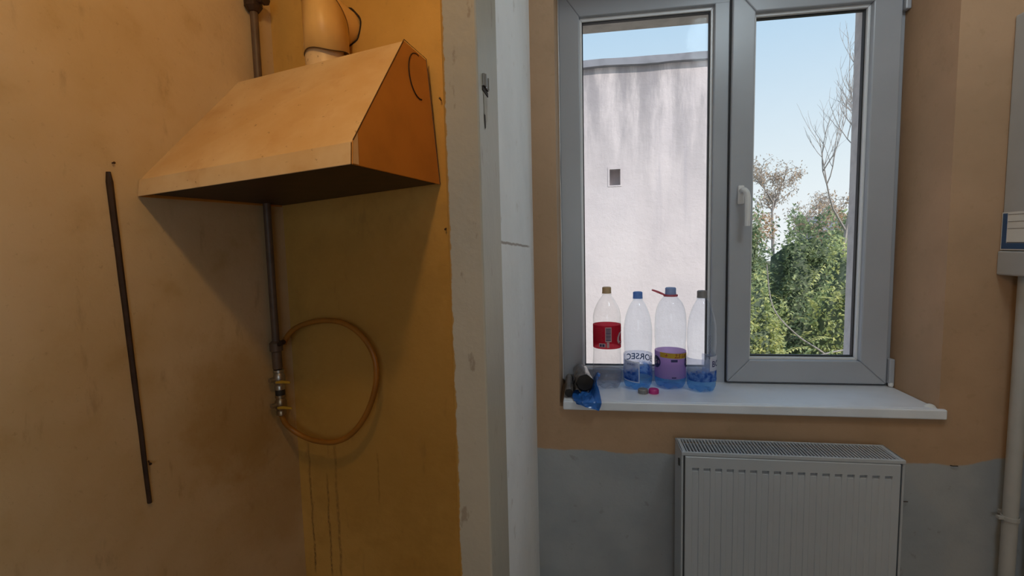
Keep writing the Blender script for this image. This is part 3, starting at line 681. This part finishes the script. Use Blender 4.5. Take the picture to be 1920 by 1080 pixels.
# 2 pale blue water bottle with mountain label seen from behind
R2 = 0.0455
prof_w = smoothprof([(R2, 0.045), (R2 * 0.985, 0.10), (R2 * 0.955, 0.118), (R2 * 0.985, 0.140), (R2, 0.175), (R2 * 0.97, 0.205), (R2 * 0.86, 0.235), (R2 * 0.66, 0.263), (R2 * 0.44, 0.283), (0.0135, 0.291), (0.0130, 0.298)])
t2 = bottle((0.166, 1.622), 0, 0.317, R2, prof_w, 0.040, 'pet_blue', 'pet_base_blue', 'cap_blue', 'pale blue bottle with a mountain label and bright blue cap, second from the left')
r2 = R2 + 0.0006
lb = band(t2, r2, 1.30, 2 * PI - 1.20, 0.034, 0.114, 'mountain')
b = MB(); arc_text(b, 'BORSEC', 0.029, r2 - 0.0014, 1.62, 0.084, 0.0); b.build('lettering', 'blue_print', lb)
b = MB(); arc_patch(b, r2 + .0004, -1.25, 0.02, 0.031, 0.100, 16, -0.004); fl = b.build('back_label', 'label_white', t2)
b = MB(); arc_patch(b, r2 + .0008, -1.22, -0.05, 0.0345, 0.096, 16, -0.004); b.build('printed_panel', 'mountain', fl)
b = MB(); arc_text(b, 'BORSEC', 0.0085, r2 + .0012, -0.90, 0.083); b.build('lettering', 'label_navy', fl)
# 3 big bottle with lilac label, coral carrying loop
R3 = 0.0495
t3 = bottle((0.272, 1.640), 0, 0.328, R3, smoothprof([(R3, 0.050), (R3 * 0.975, 0.09), (R3 * 0.97, 0.145), (R3, 0.165), (R3 * 1.0, 0.215), (R3 * 0.93, 0.250), (R3 * 0.74, 0.278), (R3 * 0.48, 0.295), (0.0155, 0.302), (0.0150, 0.309)]), 0.042, 'pet_blue', 'pet_base_blue', 'cap_pale', 'big bottle with lilac and yellow label and coral carrying loop')
r3 = R3 * 0.985 + 0.0008
lb = band(t3, r3, -PI, PI, 0.036, 0.122, 'label_lilac')
b = MB(); arc_patch(b, r3 + .0005, -0.85, 1.5, 0.106, 0.1225, 24, -0.0025); b.build('yellow_stripe', 'label_yellow', lb)
b = MB(); arc_text(b, '2,5 Litri', 0.0165, r3 + .0010, 0.08, 0.106, 0.3); b.build('lettering', 'label_red_text', lb)
b = MB(); arc_text(b, '+', 0.020, r3 + .0010, -0.55, 0.106, 0.2); b.build('printed_mark', 'label_pink', lb)
for q in ((-0.12, 0.30, 0.092, 0.100), (-0.06, 0.22, 0.039, 0.043)): b = MB(); arc_patch(b, r3 + .0006, *q, 6); b.build('small_print', 'label_navy', lb)
for ac in (-1.22, 1.28):
    b = MB(); vs = [((r3 + .0006) * math.sin(ac + 0.42 * math.cos(2 * PI * i / 24)), -(r3 + .0006) * math.cos(ac + 0.42 * math.cos(2 * PI * i / 24)), 0.088 + 0.020 * math.sin(2 * PI * i / 24)) for i in range(24)]
    vs.append(((r3 + .0009) * math.sin(ac), -(r3 + .0009) * math.cos(ac), 0.088)); b.add(vs, [(i, (i + 1) % 24, 24) for i in range(24)]); b.build('oval_mark', 'label_navy', lb)
    b = MB(); arc_text(b, 'S', 0.022, r3 + .0016, ac - 0.10, 0.081, 0.2); b.build('lettering', 'label_white', lb)
b = MB(); b.lathe([(0.0165, 0.299), (0.0225, 0.2995), (0.0225, 0.305), (0.0165, 0.306)], 28, cap=False)
b.tube(spline([(-0.016, 0.010, 0.303), (-0.034, 0.012, 0.312), (-0.052, 0.006, 0.319), (-0.058, -0.002, 0.320), (-0.050, -0.009, 0.317), (-0.034, -0.012, 0.310), (-0.016, -0.010, 0.303)], 6), 0.0022, 8)
b.build('carrying_loop', 'loop', t3, smooth=50)
# 4 water bottle with lettering on its right side
R4 = 0.0445
prof_4 = smoothprof([(R4, 0.045), (R4, 0.10), (R4 * 0.95, 0.122), (R4 * 0.99, 0.145), (R4 * 1.0, 0.180), (R4 * 0.97, 0.207), (R4 * 0.86, 0.237), (R4 * 0.66, 0.265), (R4 * 0.44, 0.285), (0.0140, 0.293), (0.0135, 0.300)])
t4 = bottle((0.3635, 1.610), 0, 0.320, R4, prof_4, 0.040, 'pet_blue', 'pet_base_blue', 'cap_grey', 'pale blue bottle with grey cap at the right end of the row')
r4 = R4 + 0.0006
lb = band(t4, r4, -1.6, 2.9, 0.036, 0.108, 'mountain')
b = MB(); arc_patch(b, r4 + .0003, 0.36, 1.55, 0.070, 0.116, 10); b.build('printed_panel', 'label_white', lb)
b = MB(); arc_text(b, 'BORSEC', 0.027, r4 + .0010, 0.50, 0.083); b.build('lettering', 'label_navy', lb)
for k, yy in ((0.25, -1), (0.42, -1)):
    b = MB(); pts = [((R4 * 0.99 + 0.0005) * math.sin(k + 0.02 * math.sin(i * 1.7)), -(R4 * 0.99 + 0.0005) * math.cos(k + 0.02 * math.sin(i * 1.7)), 0.125 + i * 0.0028) for i in range(22)]
    b.tube(pts, 0.0007, 5); b.build('moulded_rib', 'pet_base', t4)

# loose caps
def loose_cap(x, y, mat, label):
    b = MB(); cs = 40; vs = []; pr = [(0.0145, 0.0), (0.0152, 0.001), (0.0152, 0.012), (0.0135, 0.0145)]
    for i, (r, z) in enumerate(pr):
        for k in range(cs):
            a = 2 * PI * k / cs; rk = r + (0.0005 if k % 2 and i in (1, 2) else 0); vs.append((rk * math.cos(a), rk * math.sin(a), z))
    fs = [(i * cs + k, i * cs + (k + 1) % cs, (i + 1) * cs + (k + 1) % cs, (i + 1) * cs + k) for i in range(3) for k in range(cs)] + [tuple(range(cs))[::-1], tuple(3 * cs + k for k in range(cs))]
    b.add(vs, fs); o = b.build('bottle_cap', mat, smooth=35); o.location = (x, y, SZ)
    return tag(o, label, 'bottle cap', 'loose caps on the sill')
loose_cap(0.1755, 1.556, 'cap_grey', 'loose grey cap on the sill in front of the bottles')
loose_cap(0.2085, 1.558, 'cap_pink', 'loose bright pink cap on the sill beside the grey one')

# bag rolls and blue bag
def roll(p0, p1, r, label, flap=None):
    p0, p1 = Vector(p0), Vector(p1); t = tag(empty('bag_roll', tuple(p0)), label, 'bag roll', 'rolls of bin bags on the sill')
    d = (p1 - p0); n = 14; b = MB(); seg = 28; vs = []
    up = Vector((0, 0, 1)); q = d.normalized().cross(up).normalized(); up = q.cross(d.normalized())
    for i in range(n + 1):
        s = i / n
        for k in range(seg):
            a = 2 * PI * k / seg
            rr = r * (1 + 0.10 * noise.noise(Vector((math.cos(a) * 1.6, math.sin(a) * 1.6, s * 3.0 + r * 90))) + 0.03 * math.sin(6 * a + 4 * s))
            if i in (0, n): rr *= 0.93
            vs.append(d * s + (q * math.cos(a) + up * math.sin(a)) * rr)
    fs = [(i * seg + k, i * seg + (k + 1) % seg, (i + 1) * seg + (k + 1) % seg, (i + 1) * seg + k) for i in range(n) for k in range(seg)]
    b.add(vs, fs); b.build('film', 'grey_film', t, smooth=50)
    dn = d.normalized()
    b = MB(); vs = [dn * 0.002 + (q * math.cos(2 * PI * k / 24) + up * math.sin(2 * PI * k / 24)) * r * 0.90 for k in range(24)] + [dn * 0.001]
    vs2 = [d - dn * 0.002 + (q * math.cos(2 * PI * k / 24) + up * math.sin(2 * PI * k / 24)) * r * 0.90 for k in range(24)]
    b.add(vs, [(k, (k + 1) % 24, 24) for k in range(24)]); b.build('end', 'black_film', t); b = MB(); b.add(vs2, [tuple(range(24))]); b.build('end', 'black_film', t)
    return t
r1 = roll((-0.006, 1.522, SZ + 0.040), (-0.022, 1.672, SZ + 0.036), 0.028, 'fat dark roll of bin bags on the sill by the red-label bottle')
r2_ = roll((-0.056, 1.488, SZ + 0.0165), (-0.060, 1.660, SZ + 0.018), 0.0135, 'thin dark roll of bin bags at the left end of the sill')
b = MB(); vs = []; nx, ny = 10, 12   # loose sheet between the two rolls
for j in range(ny + 1):
    for i in range(nx + 1):
        s, q = i / nx, j / ny
        vs.append((-0.049 + 0.030 * s + 0.002 * math.sin(q * 9), 1.510 + 0.145 * q, SZ + 0.004 + 0.030 * math.sin(PI * min(1, s * 0.9)) * (0.6 + 0.4 * q) + 0.008 * noise.noise(Vector((s * 3, q * 4, 1)))))
b.add(vs, [(j * (nx + 1) + i, j * (nx + 1) + i + 1, (j + 1) * (nx + 1) + i + 1, (j + 1) * (nx + 1) + i) for j in range(ny) for i in range(nx)])
o = b.build('loose_sheet', 'grey_film', smooth=30); o.parent = r2_; o.location = -Vector(r2_.location)
b = MB(); vs = []; nx, ny = 16, 18         # crumpled blue bag, its folds drooping over the front edge of the sill
def crease(x, y): return abs(noise.noise(Vector((x, y, 3.1)))) + 0.5 * abs(noise.noise(Vector((x * 2.1, y * 2.3, 8.4))))
for j in range(ny + 1):
    for i in range(nx + 1):
        s, q = i / nx, j / ny
        k = crease(s * 3.2, q * 2.8)
        x = -0.043 + 0.080 * s + 0.010 * noise.noise(Vector((s * 3, q * 3, 20))); 
        if q < 0.22:                       # hanging part
            h = (0.22 - q) / 0.22; y = 1.4500 - 0.010 * k - 0.002 * h; z = SZ + 0.005 - h * (0.010 + 0.020 * s) + 0.004 * k
            x = x * (1 - 0.18 * h) + 0.004 * h
        else:
            p = (q - 0.22) / 0.78; y = 1.451 + 0.165 * p
            z = SZ + 0.003 + 0.020 * k * (0.5 + s) * min(1, 5 * p)
            if s > 0.72: z += 0.17 * (s - 0.72) * min(1, 2.2 * p) * (0.75 + 0.5 * k)
            else: z = min(z, SZ + 0.0105)
        vs.append((x, y, z))
b.add(vs, [(j * (nx + 1) + i, j * (nx + 1) + i + 1, (j + 1) * (nx + 1) + i + 1, (j + 1) * (nx + 1) + i) for j in range(ny) for i in range(nx)])
o = b.build('plastic_bag', 'blue_film'); s = o.modifiers.new('solid', 'SOLIDIFY'); s.thickness = 0.0008
tag(o, 'crumpled blue plastic bag drooping over the sill edge', 'plastic bag')

# ================================================================== OUTDOORS
GZ = -1.2
tag(MB().box(-30, 40, 1.9, 60, GZ - 0.2, GZ).build('ground', 'ground'), kind=S, label='rough ground outside the window')
nb = tag(empty('neighbour_wall', (0, 5.0, GZ)), 'tall pale rendered wall with grime streaks outside the window', 'wall')
hx0, hx1, hz0, hz1 = 0.242, 0.345, 1.913 , 2.068
XE = 1.40; TOP = 3.045
b = MB()
b.box(-6.0, hx0, 5.0, 5.35, GZ, TOP); b.box(hx1, XE, 5.0, 5.35, GZ, TOP); b.box(hx0, hx1, 5.0, 5.35, GZ, hz0); b.box(hx0, hx1, 5.0, 5.35, hz1, TOP); b.box(hx0, hx1, 5.12, 5.35, hz0, hz1)
o = b.build('render', 'neighbour', nb); o.location = (0, -5.0, -GZ)
b = MB(); n = 60; vs = []
for i in range(n + 1):
    x = -6.05 + (XE + 0.09 + 6.0) * i / n; w1 = 0.012 * noise.noise(Vector((x * 2.5, 0, 0))); w2 = 0.010 * noise.noise(Vector((x * 3, 5, 0)))
    vs += [(x, 4.94, TOP - 0.005 + w1), (x, 4.94, TOP + 0.060 + w2), (x, 5.41, TOP + 0.085 + w2), (x, 5.41, TOP)]
fs = [(4 * i + k, 4 * i + (k + 1) % 4, 4 * i + 4 + (k + 1) % 4, 4 * i + 4 + k) for i in range(n) for k in range(4)] + [(0, 1, 2, 3), (4 * n, 4 * n + 1, 4 * n + 2, 4 * n + 3)]
b.add(vs, fs); o = b.build('coping', 'coping', nb); o.location = (0, -5.0, -GZ)
b = MB(); b.ring(hx0 - 0.018, hx1 + 0.012, hz0 - 0.012, hz1 + 0.020, 0.018, 0.012, 0.012, 0.020, 4.995, 5.02)
o = b.build('hole_rim', 'neighbour', nb); o.location = (0, -5.0, -GZ)

def leaf(b, p, d, up, ln, wd, mi=0):
    d = d.normalized(); s = d.cross(up)
    if s.length < 1e-4: s = d.orthogonal()
    s = s.normalized() * wd; nn = s.cross(d).normalized() * wd * 0.35
    v = [p, p + d * ln * 0.45 + s + nn, p + d * ln, p + d * ln * 0.45 - s + nn]
    b.add(v, [(0, 1, 2), (0, 2, 3)], mi)
def rv(r=1.0): return Vector((rnd.uniform(-r, r), rnd.uniform(-r, r), rnd.uniform(-r, r)))
def frond(b, p, d, ln, n, ll, lw, mi):
    d = d.normalized(); up = Vector((0, 0, 1)); s = d.cross(up); s = s.normalized() if s.length > 1e-3 else Vector((1, 0, 0))
    for i in range(n):
        q = (i + 1) / n; c = p + d * ln * q + Vector((0, 0, -0.35 * ln * q * q))
        l2 = ll * (1.0 - 0.5 * abs(q - 0.45))
        for sg in (-1, 1): leaf(b, c, s * sg + d * 0.45 + Vector((0, 0, -0.25)) + rv(0.15), up + rv(0.3), l2, lw, mi)
    b.tube([p, p + d * ln * 0.5 + Vector((0, 0, -0.09 * ln)), p + d * ln + Vector((0, 0, -0.35 * ln))], 0.003, 3, mi)
def bush(name, c, rad3, n, ll, lw, mats, label, group, hull=True, fr=0, frl=0.3, trunk=True, shell=0.55, frmi=1, frll=0.06):
    c = Vector(c); t = tag(empty(name, (c.x, c.y, GZ)), label, 'shrub', group)
    off = Vector((c.x, c.y, GZ))
    b = MB()
    for i in range(n):
        u = rnd.uniform(-1, 1); a = rnd.uniform(0, 2 * PI) if rnd.random() < 0.3 else rnd.uniform(-PI, 0); q = math.sqrt(1 - u * u); dirv = Vector((q * math.cos(a), q * math.sin(a), u))
        lump = 0.82 + 0.42 * noise.noise(dirv * 2.4 + c)
        r = (shell + (1 - shell) * rnd.random() ** 0.6) * lump
        p = Vector((dirv.x * rad3[0], dirv.y * rad3[1], dirv.z * rad3[2])) * r + c - off
        if p.z < 0.02: p.z = rnd.uniform(0.02, 0.2)
        mi = 0 if rnd.random() < 0.7 else 1
        leaf(b, p, dirv * 0.5 + rv(0.8) + Vector((0, 0, -0.3)), Vector((0, 0, 1)) + rv(0.7), ll * rnd.uniform(0.6, 1.2), lw * rnd.uniform(0.7, 1.2), mi)
    for i in range(fr):
        a = rnd.uniform(-PI, 0.0); u = rnd.uniform(-0.5, 0.95); q = math.sqrt(1 - u * u); dirv = Vector((q * math.cos(a), q * math.sin(a), u))
        p = Vector((dirv.x * rad3[0], dirv.y * rad3[1], dirv.z * rad3[2])) * rnd.uniform(0.75, 0.98) + c - off
        frond(b, p, dirv * 0.6 + rv(0.7) + Vector((0, -0.2, 0.15)), frl * rnd.uniform(0.7, 1.2), rnd.randint(6, 9), frll, 0.011, frmi)
    o = b.build('foliage', mats, t); o['kind'] = 'stuff'
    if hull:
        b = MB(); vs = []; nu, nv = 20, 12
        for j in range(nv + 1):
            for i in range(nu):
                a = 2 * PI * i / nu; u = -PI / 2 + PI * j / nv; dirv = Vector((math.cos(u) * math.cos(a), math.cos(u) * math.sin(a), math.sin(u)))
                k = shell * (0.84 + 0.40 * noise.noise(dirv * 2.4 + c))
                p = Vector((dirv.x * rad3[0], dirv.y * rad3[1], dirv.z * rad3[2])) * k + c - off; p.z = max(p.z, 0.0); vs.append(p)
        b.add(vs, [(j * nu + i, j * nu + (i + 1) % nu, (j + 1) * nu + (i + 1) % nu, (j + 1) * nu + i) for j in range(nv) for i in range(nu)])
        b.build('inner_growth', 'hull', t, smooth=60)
    if trunk:
        b = MB(); h = c.z - GZ
        b.tube(spline([(0, 0, 0), (0.04, 0.02, h * 0.4), (-0.03, 0, h * 0.8), (0.05, 0, h)], 3), [0.05 * (1 - 0.06 * i) for i in range(10)], 8); b.build('stem', 'bark', t, smooth=50)
    return t
def branch(b, p, d, ln, r, depth, tips, spread=0.55, nb=3, updr=0.25):
    n = 5; pts = [p.copy()]; dd = d.normalized()
    for i in range(n):
        dd = (dd + rv(0.16) + Vector((0, 0, updr * 0.3))).normalized(); pts.append(pts[-1] + dd * ln / n)
    b.tube(pts, [r * (1 - 0.55 * i / n) for i in range(n + 1)], 5 if depth > 1 else 4)
    if depth == 0: tips += pts[2:]; return
    for k in range(nb + (1 if depth > 1 else 0)):
        i = rnd.randint(2, n); base = pts[i]; s = rv(1.0); s.z = abs(s.z) * 0.6 if updr > 0 else s.z
        branch(b, base, dd * (1 - spread) + s * spread + Vector((0, 0, updr)), ln * rnd.uniform(0.5, 0.72), r * 0.52, depth - 1, tips, spread, nb, updr)
def tree(name, x, y, h0, d, ln, r, depth, label, leaves=None, nleaf=0, ll=0.06, lw=0.015, spread=0.55, nb=3, updr=0.25, clus=0.12):
    t = tag(empty(name, (x, y, GZ)), label, 'tree', 'trees beyond the window')
    b = MB(); tips = []; p0 = Vector((0, 0, 0)); top = Vector((d[0] * 0.2, d[1] * 0.2, h0))
    b.tube([p0, p0.lerp(top, 0.5) + Vector((0.04, 0, 0)), top], [r * 1.4, r * 1.2, r], 8)
    branch(b, top, Vector(d), ln, r, depth, tips, spread, nb, updr); b.build('branches', 'bark', t)
    if leaves:
        b = MB()
        for i in range(nleaf):
            p = rnd.choice(tips) + rv(clus); leaf(b, p, rv(1.0) + Vector((0, 0, -0.4)), Vector((0, 0, 1)) + rv(0.6), ll * rnd.uniform(0.6, 1.2), lw, 0 if rnd.random() < 0.7 else 1)
        o = b.build('foliage', leaves, t); o['kind'] = 'stuff'
    return t
G = 'shrubs beyond the window'
# far thicket to the near, low yellow growth
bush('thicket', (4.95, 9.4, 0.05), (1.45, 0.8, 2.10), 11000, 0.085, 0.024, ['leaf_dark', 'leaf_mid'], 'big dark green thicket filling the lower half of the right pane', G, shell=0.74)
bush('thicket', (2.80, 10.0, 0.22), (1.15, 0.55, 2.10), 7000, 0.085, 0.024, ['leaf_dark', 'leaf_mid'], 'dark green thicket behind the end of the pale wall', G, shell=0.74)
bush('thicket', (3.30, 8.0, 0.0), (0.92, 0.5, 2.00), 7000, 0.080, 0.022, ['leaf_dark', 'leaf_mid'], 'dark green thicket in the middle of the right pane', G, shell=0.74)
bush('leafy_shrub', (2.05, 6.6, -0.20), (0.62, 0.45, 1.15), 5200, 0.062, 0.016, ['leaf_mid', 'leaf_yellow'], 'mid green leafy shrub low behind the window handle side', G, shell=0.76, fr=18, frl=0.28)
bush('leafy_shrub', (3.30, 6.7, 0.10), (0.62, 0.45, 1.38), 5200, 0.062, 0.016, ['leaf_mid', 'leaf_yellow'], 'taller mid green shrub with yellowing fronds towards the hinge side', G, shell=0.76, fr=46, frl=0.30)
bush('yellow_shrub', (2.35, 5.75, -0.62), (0.80, 0.32, 0.74), 1800, 0.060, 0.014, ['leaf_yellow', 'leaf_mid'], 'low pale yellow shrub along the bottom of the right pane', G, shell=0.74, fr=110, frl=0.22)
bush('orange_shrub', (4.95, 10.8, 1.55), (0.45, 0.4, 0.55), 900, 0.075, 0.022, ['leaf_orange', 'leaf_brown'], 'small orange autumn shrub above the thicket', G, shell=0.4, hull=False)
bush('orange_shrub', (3.55, 10.9, 1.60), (0.45, 0.3, 0.45), 700, 0.07, 0.022, ['leaf_orange', 'leaf_brown'], 'rusty autumn shrub beneath the feathery tree', G, shell=0.4, hull=False)
tree('feathery_tree', 4.10, 11.6, 2.55, (0.0, 0, 1), 1.0, 0.034, 3, 'slender tree with sparse brown leaves against the sky', ['leaf_brown', 'leaf_orange'], 1900, 0.070, 0.015, spread=0.72, nb=4, updr=0.02, clus=0.09)
tree('feathery_tree', 5.25, 12.2, 2.4, (0.0, 0, 1), 0.85, 0.028, 3, 'small brown-leaved tree right of the feathery one', ['leaf_brown', 'leaf_orange'], 1900, 0.070, 0.015, spread=0.75, nb=4, updr=0.0, clus=0.10)
tree('bare_tree', 3.74, 7.8, 2.0, (0.02, 0, 1), 1.6, 0.032, 4, 'bare leafless tree reaching up along the right edge of the pane', spread=0.58, nb=3, updr=0.30)
# arching bramble with big yellow fronds in front of the shrubs
br_ = tag(empty('bramble', (2.78, 6.05, GZ)), 'arching pale bramble stem with yellow-green fronds before the shrubs', 'shrub', G)
b = MB(); c1 = spline([(0.25, 0, 0), (0.20, 0, 0.7), (0.0, 0, 1.15), (-0.35, 0, 1.42), (-0.62, 0.0, 1.75), (-0.70, 0, 2.25)], 5); c2 = spline([(0.25, 0, 0.1), (0.05, 0, 0.85), (-0.25, 0, 1.08), (-0.05, -0.05, 1.22), (0.35, -0.05, 1.30)], 5)
b.tube(c1, [0.013 - 0.0003 * i for i in range(len(c1))], 6); b.tube(c2, 0.009, 6); b.build('stem', 'bark', br_, smooth=60)
for i, (px, pz, dx, dz, ln) in enumerate([(-0.10, 2.25, -0.6, -0.5, 0.26), (-0.25, 1.30, -1, 0.1, 0.30), (0.0, 1.40, -0.7, 0.25, 0.28), (0.30, 1.36, 0.8, 0.1, 0.3), (0.10, 0.90, -1, 0.0, 0.32), (0.12, 0.78, -0.9, -0.2, 0.3), (0.2, 1.00, 0.9, -0.1, 0.28), (-0.15, 0.66, -0.9, 0.1, 0.3), (0.25, 2.05, 0.8, 0.3, 0.22), (0.28, 1.80, 0.2, -0.6, 0.24), (0.36, 1.15, 0.9, 0.0, 0.26), (-0.35, 1.10, -0.9, -0.2, 0.24)]):
    b = MB(); frond(b, Vector((px, -0.06, pz)), Vector((dx, -0.25, dz)), ln, 8, 0.075, 0.013, 0); b.build('frond', 'leaf_yellow', br_)
# pale far house seen between the trees
hs = tag(empty('far_house', (7.9, 15.4, GZ)), 'pale blue-grey house glimpsed between the shrubs', 'house')
MB().box(-1.2, 1.2, 0, 1.5, 0, 2.75).build('wall', 'house', hs); b = MB(); b.add([(-1.35, -0.2, 2.7), (1.35, -0.2, 2.7), (1.35, 1.7, 2.7), (-1.35, 1.7, 2.7), (-1.35, 0.75, 3.2), (1.35, 0.75, 3.2)], [(0, 1, 5, 4), (2, 3, 4, 5), (0, 4, 3), (1, 2, 5), (0, 3, 2, 1)]); b.build('roof', 'coping', hs)
MB().box(-0.9, -0.4, -0.03, 0.01, 1.5, 2.3).build('window', 'gasket', hs)
